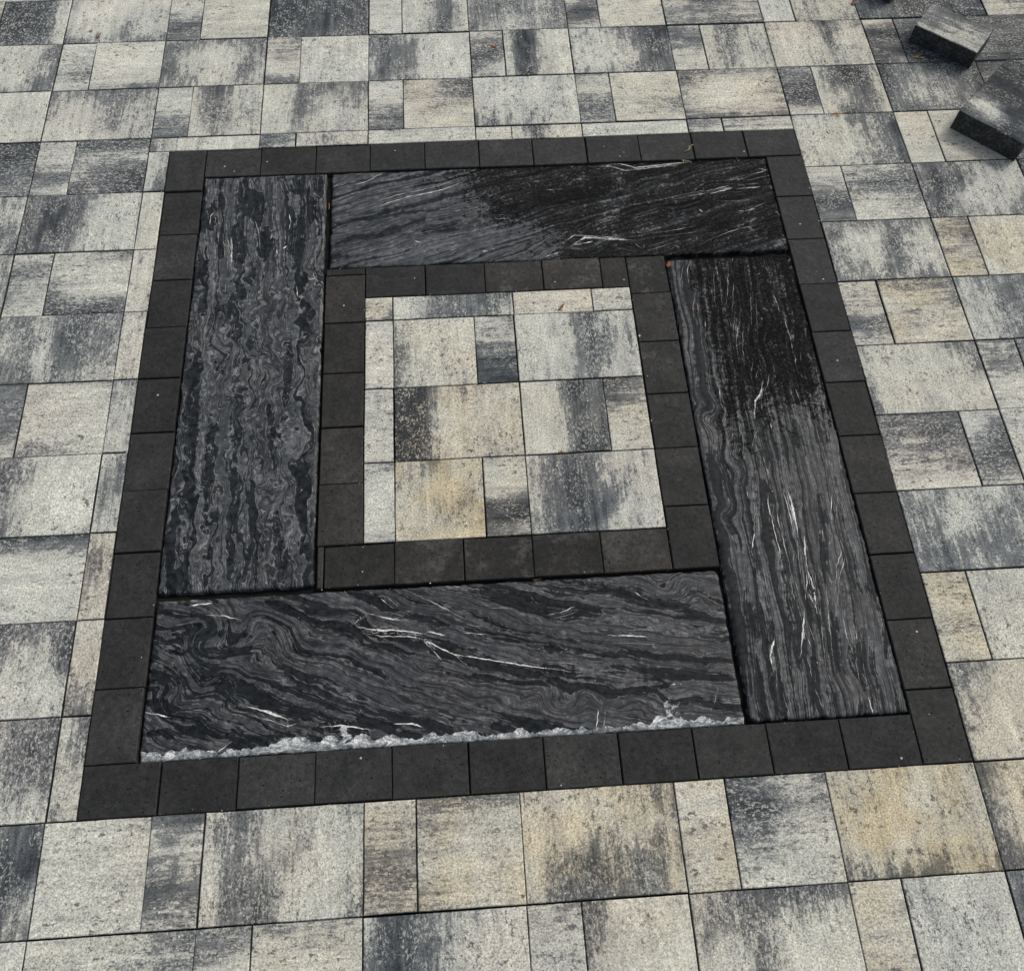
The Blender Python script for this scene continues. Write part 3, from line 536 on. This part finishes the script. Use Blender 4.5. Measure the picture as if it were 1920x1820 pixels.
# inner frame, with its cut pieces
black(49.6, 59.5, -109, -111.2, 1, 0)
ys = chain(-111.2, -186.1, 5)
for a, b in zip(ys, ys[1:]): black(49.5, 59.5, a, b, .8, .2)
xs = [59.6, 74.7, 89.8, 104.7, 119.7, 126.6]
for k, (a, b) in enumerate(zip(xs, xs[1:])): black(a, b, -109, -118.8, .2 if k < 2 else .8, (.1, .25, 1.6, 1.4, .2)[k])
ys = [-109, -121] + [-121-15*t for t in range(1, 6)]
for k, (a, b) in enumerate(zip(ys, ys[1:])): black(126.5, 136.7, a, b, .5, (1.2, .5, .9, .5, .2, .2)[k])
xs = [51.1, 66.3, 81.3, 96.4, 111.4, 126.5]
for k, (a, b) in enumerate(zip(xs, xs[1:])): black(a, b, -186.1, -196, .8, (.5, .9, .9, .9, .9)[k])
black(49.6, 51.0, -186.1, -196, 1, 0)

# ------------------------------------------------------------------ four big slabs of black gneiss
_perm = np.random.RandomState(5).permutation(512)
def noise2(x, y, seed=0):
    x = np.asarray(x, float)+seed*17.31; y = np.asarray(y, float)+seed*5.77
    xi = np.floor(x).astype(int); yi = np.floor(y).astype(int); xf = x-xi; yf = y-yi
    def gr(ix, iy, dx, dy):
        a = _perm[(_perm[ix & 511]+iy) & 511]*(2*math.pi/512)
        return np.cos(a)*dx+np.sin(a)*dy
    u = xf*xf*xf*(xf*(xf*6-15)+10); v = yf*yf*yf*(yf*(yf*6-15)+10)
    n0 = gr(xi, yi, xf, yf)*(1-u)+gr(xi+1, yi, xf-1, yf)*u
    n1 = gr(xi, yi+1, xf, yf-1)*(1-u)+gr(xi+1, yi+1, xf-1, yf-1)*u
    return (n0*(1-v)+n1*v)*1.4
def swirl(x, y, cs):
    for (cx, cy, R, A) in cs:
        dx, dy = x-cx, y-cy; a = A*np.exp(-(dx*dx+dy*dy)/(R*R))
        x, y = cx+dx*np.cos(a)-dy*np.sin(a), cy+dx*np.sin(a)+dy*np.cos(a)
    return x, y
def sstep(a, b, t):
    t = np.clip((t-a)/(b-a), 0, 1); return t*t*(3-2*t)
def bumps(x, y, cs):
    return sum(A*np.exp(-((x-cx)/rx)**2-((y-cy)/ry)**2) for cx, cy, rx, ry, A in cs)

def phase_left(x, y):
    x, y = swirl(x, y, [(40, -143, 4.5, 1.0), (25, -132, 4, -.8), (32, -150, 4, .9), (44, -168, 4, -.6), (36, -118, 3.5, -.8)])
    fold = sstep(-96, -118, y)
    p = x+.05*(y+135)
    zig = np.abs(((y/5.5+1.3*noise2(x/7, y/9, 14)) % 2)-1)-.5
    p = p+(.9+1.2*fold)*noise2(x/6, y/17, 1)+(.5+1.0*fold)*noise2(x/3.2, y/7.5, 2)+(.25+.95*fold)*noise2(x/1.6, y/3.4, 3)+fold*1.5*zig*(.6+noise2(x/5, y/11, 15))+.35*fold*noise2(x/.8, y/1.7, 16)
    return p*.8
def phase_top(x, y):
    x, y = swirl(x, y, [(113, -103, 5, .9), (150, -88, 6, -.5), (78, -96, 5, .4)])
    p = y-.30*x+1.4*noise2(x/26, y/9, 4)+.6*noise2(x/9, y/3, 5)+.22*noise2(x/3.2, y/1.4, 6)
    return p*1.1
def phase_right(x, y):
    x, y = swirl(x, y, [(140.5, -157, 3, 1.3), (144, -171, 3.5, -.8), (140.5, -183, 3, .9), (158, -134, 5, .5), (160, -222, 5, -.4)])
    p = x-.035*(y+170)+.9*noise2(x/8, y/26, 7)+.5*noise2(x/4, y/9, 8)+.2*noise2(x/1.8, y/4, 9)
    return p*1.15
def phase_bottom(x, y):
    x, y = swirl(x, y, [(27, -205, 4.5, 2.0), (36, -203.5, 4.5, -1.7), (21, -217, 4, 1.6), (46, -206, 4, .9), (30, -214, 3.2, -1.0), (60, -204, 3.5, .7), (97, -222, 3.2, 1.2), (103, -223, 3, -1.3), (120, -223, 3.5, .6),
                         (127, -200, 4.5, -1.1), (80, -219, 3.2, .6)])
    t = np.clip((x-16)/120, 0, 1)
    h = 120*(.62*t-.24*t*t)                      # bands dip steeply at the left and level out to the right
    p = y+h+1.3*noise2(x/22, y/8, 10)+.7*noise2(x/7, y/3, 11)+.4*noise2(x/3.2, y/1.5, 12)+.15*noise2(x/1.2, y/.8, 13)
    return p*1.05

def slab(x0, x1, y0, y1, phase, veins, lenses=(), wet=None, chip=None, label='', gain=1.0, fine=1.0, dark=.42, bands=.35, thread=1.0, seed=0.0, step=.25, notch=()):
    nx = int((x1-x0)/step)+1; ny = int((y0-y1)/step)+1
    U, Vv = np.meshgrid(np.linspace(0, 1, nx), np.linspace(0, 1, ny))
    Y = y0+(y1-y0)*Vv; X = x0+(x1-x0)*U
    def edge(s, k):                                # hand-split edge: runs in and out by a few millimetres
        return .16+.13*noise2(s/4, np.full_like(s, k), 20)+.14*noise2(s/1.3, np.full_like(s, k+.5), 21)+.25*np.clip(noise2(s/9, np.full_like(s, k), 22), 0, 1)
    xl = x0+np.clip(edge(Y, seed+1), 0, 1); xr = x1-np.clip(edge(Y, seed+2), 0, 1)
    yt = y0-np.clip(edge(X, seed+3), 0, 1); yb = y1+np.clip(edge(X, seed+4), 0, 1)*(0.3 if chip else 1)
    X, Y = xl+(xr-xl)*U, yt+(yb-yt)*Vv
    for (cx, cy, R) in notch:                      # lost corners and spalls, rounded
        dx, dy = X-cx, Y-cy; d = np.sqrt(dx*dx+dy*dy)+1e-6
        k = np.clip(1-d/R, 0, 1)*.55*R
        mx, my = (x0+x1)/2-cx, (y0+y1)/2-cy; ml = math.hypot(mx, my)
        X, Y = X+mx/ml*k, Y+my/ml*k
    dl = np.minimum(np.minimum((X-xl), (xr-X)), np.minimum((yt-Y), (Y-yb))).clip(0)
    Z = .045*noise2(X/5, Y/5, 30)+.02*noise2(X/1.3, Y/1.3, 31)-.28*np.exp(-dl/.22)
    P = phase(X, Y)
    Z = Z+.018*noise2(P*1.3, P*0+3, 32)
    C = np.zeros_like(X)
    if chip is not None:
        depth = np.interp(X, chip[0], chip[1])*.25+(depth_:=np.interp(X, chip[0], chip[1]))*.48*(1+1.1*noise2(X/3.1, Y*0+2, 36))+.55*noise2(X/1.3, Y*0, 33)+.18*noise2(X/.55, Y*0, 34)
        C = np.clip(.5+(depth-(Y-yb))/1.5, 0, 1)
        Z = Z-(sstep(.4, .8, C)*(.10+.45*np.clip((depth-(Y-yb))/np.maximum(depth, .3), 0, 1)))*(1+.3*noise2(X/1.6, Y/1.6, 35))
        for (cx, cy, rx, ry, A) in ((56.5, -226.8, 2.6, 3.4, .58), (121.5, -227.0, 2.6, 4.8, .56), (123, -221, 1.6, 1.3, .5), (123, -219, 2.4, 1.4, .36), (52.0, -222.0, 2.6, 1.0, .36), (78, -226, 3, 1.2, .36)):
            C = np.maximum(C, (A+.22*noise2(X/1.1, Y/1.1, 37)+.15*noise2(X/.5, Y/.5, 38))*np.exp(-((X+1.3*noise2(X/2, Y/1.6, 39)-cx)/rx)**2-((Y-cy)/ry)**2))
    Wt = np.zeros_like(X) if wet is None else wet(X, Y)
    comp = []                                      # each vein drags thinner broken threads along
    rv = random.Random(int(seed*10))
    for (w, pts) in veins:
        if w > 2.3: w = 1.5
        comp.append((w, pts))
        for _ in range(rv.choice([0, 0, 1, 1])):
            p = np.array(pts, float).reshape(-1, 2); L = np.hypot(*(p[-1]-p[0]))
            if L < 2.5: continue
            nrm = np.array([-(p[-1]-p[0])[1], (p[-1]-p[0])[0]])/L
            p = p+nrm*rv.choice([-1, 1])*rv.uniform(.9, 1.8)+(p[-1]-p[0])*rv.uniform(-.3, .3)
            comp.append((w*rv.uniform(.45, .7), [float(z_) for z_ in p.ravel()]))
    veins = comp
    VS = np.full_like(X, .9); VW = np.full_like(X, -1.0)
    D = np.full_like(X, 9.0)
    for (w, pts) in veins:
        p = np.array(pts, float).reshape(-1, 2)
        L = np.hypot(*(p[1:]-p[:-1]).T); cum = np.concatenate([[0], np.cumsum(L)]); tot = cum[-1]+1e-6
        if p[0, 0]+p[0, 1]*.3 > p[-1, 0]+p[-1, 1]*.3: p = p[::-1]; L = L[::-1]; cum = np.concatenate([[0], np.cumsum(L)])
        wob = .10*noise2(X/1.1, Y/1.1, 40)
        for q in range(len(L)):
            a, b = p[q], p[q+1]; bb = np.array([min(a[0], b[0]), max(a[0], b[0]), min(a[1], b[1]), max(a[1], b[1])])
            m = (X > bb[0]-1) & (X < bb[1]+1) & (Y > bb[2]-1) & (Y < bb[3]+1)
            if not m.any(): continue
            xx, yy = X[m], Y[m]; d = (b-a)/max(L[q], 1e-6)
            s = (xx-a[0])*d[0]+(yy-a[1])*d[1]; t = np.clip(s, 0, L[q])
            cx, cy = a[0]+d[0]*t, a[1]+d[1]*t
            dd = np.hypot(xx-cx, yy-cy); sg = np.sign((xx-a[0])*d[1]-(yy-a[1])*d[0])
            sd_ = dd*np.where(sg == 0, 1, sg)+wob[m]
            f = (cum[q]+t)/tot
            hw = .095*w*np.clip(np.minimum(f, 1-f)*4+.15, .15, 1)*(.75+.8*noise2(f*tot/2.5, f*0+w, 41))
            better = dd < D[m]
            idx = np.where(m.ravel())[0][better]
            D.ravel()[idx] = dd[better]; VS.ravel()[idx] = np.clip(sd_[better], -.9, .9); VW.ravel()[idx] = np.where(dd[better] < .55, hw[better], -1)
    LN = np.zeros_like(X)                          # where the dark mineral gathered
    xj, yj = X+.5*noise2(X/4, Y/4, 60)+.25*noise2(X/1.5, Y/1.5, 61), Y+.5*noise2(X/4, Y/4, 62)+.25*noise2(X/1.5, Y/1.5, 63)
    for (hw, pts) in lenses:
        p = np.array(pts, float).reshape(-1, 2); tot = len(p)-1
        for q_ in range(tot):
            a, b = p[q_], p[q_+1]; d = b-a; L2 = max(d@d, 1e-6)
            t = np.clip(((xj-a[0])*d[0]+(yj-a[1])*d[1])/L2, 0, 1)
            dd = np.hypot(xj-a[0]-d[0]*t, yj-a[1]-d[1]*t); f = (q_+t)/tot
            w = abs(hw)*(.35+.65*np.sin(math.pi*np.clip(f, .02, .98))**.6)
            v_ = np.clip(1.25-dd/w, 0, 1)
            LN = np.maximum(LN, v_) if hw > 0 else LN-v_*(LN < .05)*.6
    ox, oy = (x0+x1)/2, (y0+y1)/2
    co = np.stack([(X-ox)/100, (Y-oy)/100, Z/100], -1).reshape(-1, 3)
    idx = np.arange(nx*ny).reshape(ny, nx)
    q = np.stack([idx[1:, :-1], idx[1:, 1:], idx[:-1, 1:], idx[:-1, :-1]], -1).reshape(-1, 4)
    ring = np.concatenate([idx[0, :-1], idx[:-1, -1], idx[-1, :0:-1], idx[:0:-1, 0]])
    b = len(co); low = co[ring].copy(); low[:, 2] = -.055
    k = np.arange(len(ring)); k2 = (k+1) % len(ring)
    side = np.stack([ring[k], ring[k2], b+k2, b+k], -1)
    co = np.concatenate([co, low])
    at = {n: np.concatenate([v.ravel(), v.ravel()[ring]]) for n, v in (('phase', P), ('wet', Wt), ('vein_s', VS), ('vein_w', VW), ('chip', C), ('lens', LN))}
    def make(name, quads, parent=None):
        used = np.unique(quads); re = np.full(len(co), -1); re[used] = np.arange(len(used)); qq = re[quads]
        me = bpy.data.meshes.new(name)
        me.vertices.add(len(used)); me.vertices.foreach_set('co', co[used].astype(np.float32).ravel())
        me.loops.add(qq.size); me.loops.foreach_set('vertex_index', qq.astype(np.int32).ravel())
        me.polygons.add(len(qq)); me.polygons.foreach_set('loop_start', np.arange(0, qq.size, 4, dtype=np.int32)); me.polygons.foreach_set('loop_total', np.full(len(qq), 4, np.int32))
        me.polygons.foreach_set('use_smooth', np.ones(len(qq), bool))
        me.materials.append(M_SLAB)
        for n, v in at.items():
            a = me.attributes.new(n, 'FLOAT', 'POINT'); a.data.foreach_set('value', v[used].astype(np.float32))
        me.update(); me.validate()
        o = link(bpy.data.objects.new(name, me), parent)
        for kk, vv in (('gain', gain), ('fine', fine), ('dark', dark), ('bands', bands), ('thread', thread), ('seed', seed*3.7)): o[kk] = float(vv)
        return o
    allq = np.concatenate([q, side]); chipped = at['chip'][allq].mean(1) > .5
    body = make('stone_slab', allq[~chipped]); body.location = (ox/100, oy/100, 0.0005)
    if chipped.any(): tag(make('broken_edge', allq[chipped], body), 'pale broken edge')
    tag(body, label, 'stone slab', 'long black stone slabs set as a pinwheel in the paving')
    return body

slab(16.1, 49.1, -75.8, -195.3, phase_left, Lv, Ld, label='grey folded-grain stone slab standing lengthwise at the left side of the inner frame, driest and lightest of the four',
     gain=1.12, fine=.85, dark=.44, bands=.5, seed=1, notch=((16.1, -195.3, .8),))
slab(50.3, 169.8, -75.9, -109.0, phase_top, Tv, Td,
     wet=lambda x, y: sstep(74, 108, x+.8*(y+92))-.35*bumps(x, y, [(103, -101, 9, 3, 1.0), (92, -104, 12, 4, .9), (127, -86, 4, 9, .7), (122, -98, 7, 6, .8), (150, -105, 6, 2, .4)]),
     label='long black slab along the far side of the inner frame, dry grey at its left and wet at its right', gain=1.2, fine=.7, dark=.42, bands=.55, thread=.45, seed=2,
     notch=((50.3, -97, 1.3), (169.8, -109, .6)))
slab(136.9, 169.7, -110.6, -229.7, phase_right, Rv, Rd,
     wet=lambda x, y: np.minimum(sstep(139, 147, x+.02*(y+110)+2*noise2(x/5, y/8, 50)), sstep(-178, -146, y+(x-153)*-.35))*1.0,
     label='black slab with thin white veins at the right side of the inner frame, its far half wet', gain=.9, fine=.9, dark=.475, bands=.8, seed=3,
     notch=((136.9, -229.7, 1.8), (169.9, -125, 1.2)))
slab(16.2, 136.2, -196.6, -229.8, phase_bottom, [v for v in Bv if v[0] < 3 and not (v[1][1] < -216 and 117 < v[1][0] < 128)], Bd,
     chip=([16, 20, 28, 36, 44, 50, 57, 66, 75, 84, 92, 100, 108, 115, 122, 128, 136], [1.9, 2.2, 1.8, 1.6, 2.9, 3.0, 3.1, 2.2, 2.4, 2.0, 1.9, 1.4, 1.2, 1.9, 2.9, 2.4, 2.2]),
     label='black swirl-grained slab along the near side of the inner frame, with a pale broken front edge', gain=.82, fine=.75, dark=.45, bands=.5, seed=4,
     notch=((136.2, -196.6, 1.8),))

# ------------------------------------------------------------------ loose pavers at the far right
def loose(w, d, tones, warm, streak, loc, rot, label, name='loose_paver'):
    V, F, FM, T = block_data(w, d, H, tones, ch=.002, jit=.0008)
    o = mesh_obj(name, V, F, [M_PAVER, M_CORE], None, FM, {'tone': T})
    o.location = loc; o.rotation_euler = rot; o['warm'] = float(warm); o['streak'] = float(streak); o['crunch'] = .3
    return tag(o, label, 'paver', 'loose pavers lying on the paving')
a = math.radians(45.5)
e1 = Vector((math.cos(a), math.sin(a))); e2 = Vector((math.sin(a), -math.cos(a)))
c = Vector((2.246, -.673))+e1*.148+e2*.0985
loose(.296, .197, [[z_*.8 for z_ in q_] for q_ in digits("273112 392111 121111 232223", 6, 4)], .1, 0, (c.x, c.y, .0012), (0, 0, a), 'large dark loose paver with a white scuff on top, at the right edge')
b = math.radians(-41)
pc = Vector((2.372, -.434))
ex = Vector((math.cos(b), math.sin(b))); ey = Vector((-math.sin(b), math.cos(b)))
tl = math.radians(9.0)
cb = pc-ex*.0985+ey*.05*math.cos(tl)
loose(.197, .10, [[.5, .42, .4, .46], [.46, .46, .56, .56], [.48, .5, .6, .56], [.56, .58, .58, .56]], .3, 1, (cb.x, cb.y, .0012+.05*math.sin(tl)), (tl, 0, b), 'small grey loose paver tipped forward, standing behind the large dark one')
cc = cb+ey*.036
V, F, FM, T = block_data(.09, .02, .0105, [[.1, .1, .1], [.1, .1, .1]], ch=.002, jit=.002)
o = mesh_obj('paver_fragment', V, F, [M_CORE, M_CORE], None, FM, {'tone': T}); o.location = (cc.x, cc.y, .0008); o.rotation_euler = (0, 0, b+.1)
tag(o, 'dark broken piece wedged under the back edge of the small tipped paver', 'paver fragment')
g = math.radians(36)
ca = Vector((2.203, -.136))+Vector((math.cos(g), math.sin(g)))*.0985+Vector((-math.sin(g), math.cos(g)))*.0985
loose(.197, .197, digits("3333 3443 3443 3333", 4, 4), .2, 1, (ca.x, ca.y, .0012), (0, 0, g), 'black loose paver showing only one corner at the top edge of the picture')

# ------------------------------------------------------------------ leaves, twigs and crumbs
def leaf(name, label, cat, x, y, length, width, mat, rot, curl=.3, z=.001, lift=0.0, group=None):
    """a dry curled leaf: pointed blade with a raised midrib and real thickness."""
    n = 7; V = []; F = []; th = .0005
    for layer in (0, 1):
        for k in range(n):
            t = k/(n-1); w = width*.5*math.sin(math.pi*min(1, .06+t*.94))**.8
            for j in (-1, 0, 1):
                px = (t-.5)*length; py = j*w*(1+.15*math.sin(7*t+j)); pz = curl*length*((t-.5)**2)*1.2+curl*w*.8*abs(j)+.0006*math.sin(9*t+2*j)
                V.append((px, py, pz+th*(1-layer)))
    def id_(l, k, j): return l*n*3+k*3+j
    for k in range(n-1):
        for j in range(2):
            F.append((id_(0, k, j), id_(0, k+1, j), id_(0, k+1, j+1), id_(0, k, j+1)))
            F.append((id_(1, k, j+1), id_(1, k+1, j+1), id_(1, k+1, j), id_(1, k, j)))
        for j, fl in ((0, False), (2, True)):
            f = (id_(1, k, j), id_(1, k+1, j), id_(0, k+1, j), id_(0, k, j)); F.append(f[::-1] if fl else f)
    for k in (0, n-1):
        for j in range(2):
            f = (id_(0, k, j), id_(0, k, j+1), id_(1, k, j+1), id_(1, k, j)); F.append(f if k == 0 else f[::-1])
    o = mesh_obj(name, V, F, [mat], None, smooth=True)
    o.location = (x/100, y/100, z); o.rotation_euler = (lift, 0, rot)
    return tag(o, label, cat, group)
def tube(V, F, pts, rad):
    n = 5; b = len(V); m = len(pts)
    for k, p in enumerate(pts):
        p = Vector(p); d = (Vector(pts[min(k+1, m-1)])-Vector(pts[max(k-1, 0)])).normalized()
        s = d.cross(Vector((0, 0, 1))); s = s.normalized() if s.length > 1e-6 else Vector((1, 0, 0)); u = s.cross(d)
        r = rad*(1-.6*k/(m-1))
        for j in range(n):
            a = 2*math.pi*j/n; V.append(tuple(p+s*(r*math.cos(a))+u*(r*math.sin(a))))
    for k in range(m-1):
        for j in range(n):
            F.append((b+k*n+j, b+k*n+(j+1) % n, b+(k+1)*n+(j+1) % n, b+(k+1)*n+j))
    F.append(tuple(b+j for j in range(n))[::-1]); F.append(tuple(b+(m-1)*n+j for j in range(n)))
def twig(label, x, y, length, mat, rot, seed, branches=3, rad=.0009, cat='twig', name='twig', z=.0012, bend=.25):
    rr = random.Random(seed); V = []; F = []
    P = [((t-.5)*length, bend*length*math.sin(t*3+seed), rad+.0022*math.sin(t*math.pi)) for t in [k/6 for k in range(7)]]
    tube(V, F, P, rad)
    for k in range(branches):
        p = P[1+(k*2) % 5]; s = 1 if k % 2 else -1; L = length*rr.uniform(.25, .5); an = rr.uniform(.5, 1.1)*s
        tube(V, F, [p, (p[0]+L*.5*math.cos(an), p[1]+L*.5*math.sin(an), p[2]+.002), (p[0]+L*math.cos(an*.8), p[1]+L*math.sin(an*.8), p[2]+.001)], rad*1.2)
    o = mesh_obj(name, V, F, [mat], None, smooth=True); o.location = (x/100, y/100, z); o.rotation_euler = (0, 0, rot)
    return tag(o, label, cat)
twig('forked straw-coloured twig lying on the black frame at its far side', 148.5, -71.6, .028, M_STRAW, 1.0, 3, 3)
twig('short straw-coloured twig lying across the far edge of the wet slab', 147.6, -76.6, .026, M_STRAW, -.9, 5, 1)
twig('tiny spray of amber needles on the light pavers just beyond the far right frame corner', 193.3, -60.2, .02, M_AMBER, .4, 8, 5, .0012, 'needles', 'needle_spray')
twig('amber needles lying in front of the small tipped loose paver', 222.8, -37.6, .03, M_AMBER, .1, 9, 5, .0010, 'needles', 'needle_spray')
twig('pale yellow twig behind the small tipped loose paver', 240.0, -17.5, .018, M_STRAW, 1.2, 11, 1)
twig('fine pale twig on the light paver in the top right corner', 253.5, -14.0, .024, M_STRAW, .5, 14, 0, .0007)
twig('thin white curled thread on the dark blotched paver left of the frame', -13.3, -77.6, .04, M_WHITE, -.55, 2, 0, .0007, 'thread', 'thread', .0015, .18)
leaf('brown_leaf', 'narrow brown leaf on the light pavers at the far edge of the central panel', 'leaf', 108.6, -124.4, .024, .007, M_BROWN, .9)
leaf('dry_leaf', 'rust-orange leaf caught at the corner between wet slab and inner frame', 'leaf', 137.4, -112.4, .02, .011, M_RUST, 1.1, z=.002)
leaf('dry_leaf', 'orange leaf sliver stuck in the gap between left slab and far slab', 'leaf', 49.75, -87.2, .026, .0035, M_BROWN, 1.57, z=-.006)
leaf('red_leaf', 'small dull red leaf on the light pavers near the top left corner', 'leaf', -20, -17.6, .012, .009, M_RED, .2)
leaf('brown_leaf', 'small rusty leaf on a mottled paver beyond the far frame', 'leaf', 97.2, -27.2, .016, .01, M_RUST, -.5)
leaf('red_leaf', 'dull red leaf fragment on a joint near the loose pavers', 'leaf', 209.5, -12.6, .02, .012, M_RED, .9)
leaf('dry_leaf', 'faded pinkish leaf lying along the wet part of the veined slab', 'leaf', 142.8, -126.2, .03, .005, M_PINK, 1.5, curl=.08)
leaf('brown_leaf', 'brown leaf crumb in the joint right of the middle of the central panel', 'leaf', 104.6, -165.8, .012, .006, M_BROWN, .1, z=.0005)
leaf('rust_leaf', 'thin rusty leaf scrap in the gap before the near slab', 'leaf', 97.0, -196.3, .022, .003, M_BROWN, .1, z=-.008)

def crumb_mesh(V, F, x, y, z, r, rr):
    b = len(V)
    pts = [(1, 0, 0), (-1, 0, 0), (0, 1, 0), (0, -1, 0), (0, 0, 1), (0, 0, -1)]
    an = rr.uniform(0, 6.3); sx, sy, sz = rr.uniform(.6, 1.5), rr.uniform(.5, 1), rr.uniform(.35, .7)
    for p in pts:
        px, py, pz = p[0]*sx*r*rr.uniform(.8, 1.2), p[1]*sy*r*rr.uniform(.8, 1.2), p[2]*sz*r
        V.append((x+px*math.cos(an)-py*math.sin(an), y+px*math.sin(an)+py*math.cos(an), z+pz+sz*r*.6))
    for f in ((0, 2, 4), (2, 1, 4), (1, 3, 4), (3, 0, 4), (2, 0, 5), (1, 2, 5), (3, 1, 5), (0, 3, 5)): F.append(tuple(b+i for i in f))
V, F = [], []; crumb_mesh(V, F, 0, 0, 0, .005, random.Random(4))
o = mesh_obj('stone_chip', V, F, [M_WHITE]); o.location = (1.27, -1.342, .0005)
tag(o, 'small white chip where the central light panel meets the inner black frame', 'stone chip')
rr = random.Random(21); V, F = [], []
for _ in range(260):                                # pale crumbs, most of them left along the joints
    if rr.random() < .6:
        x, y = rr.choice([(rr.uniform(6, 180), rr.choice([-65.4, -75.6, -230, -240])), (rr.choice([5.8, 15.9, 170, 180]), rr.uniform(-66, -239)),
                          (rr.choice([59.5, 126.5]), rr.uniform(-110, -196)), (rr.uniform(50, 136), rr.choice([-109, -118.8, -186, -196]))])
        x += rr.gauss(0, .4); y += rr.gauss(0, .4)
    else: x, y = rr.uniform(-45, 250), rr.uniform(-270, 0)
    crumb_mesh(V, F, x/100, y/100, .0004, rr.choice([.0005, .0006, .0007, .0009, .0015]), rr)
tag(mesh_obj('grit', V, F, [M_WHITE]), kind='stuff')
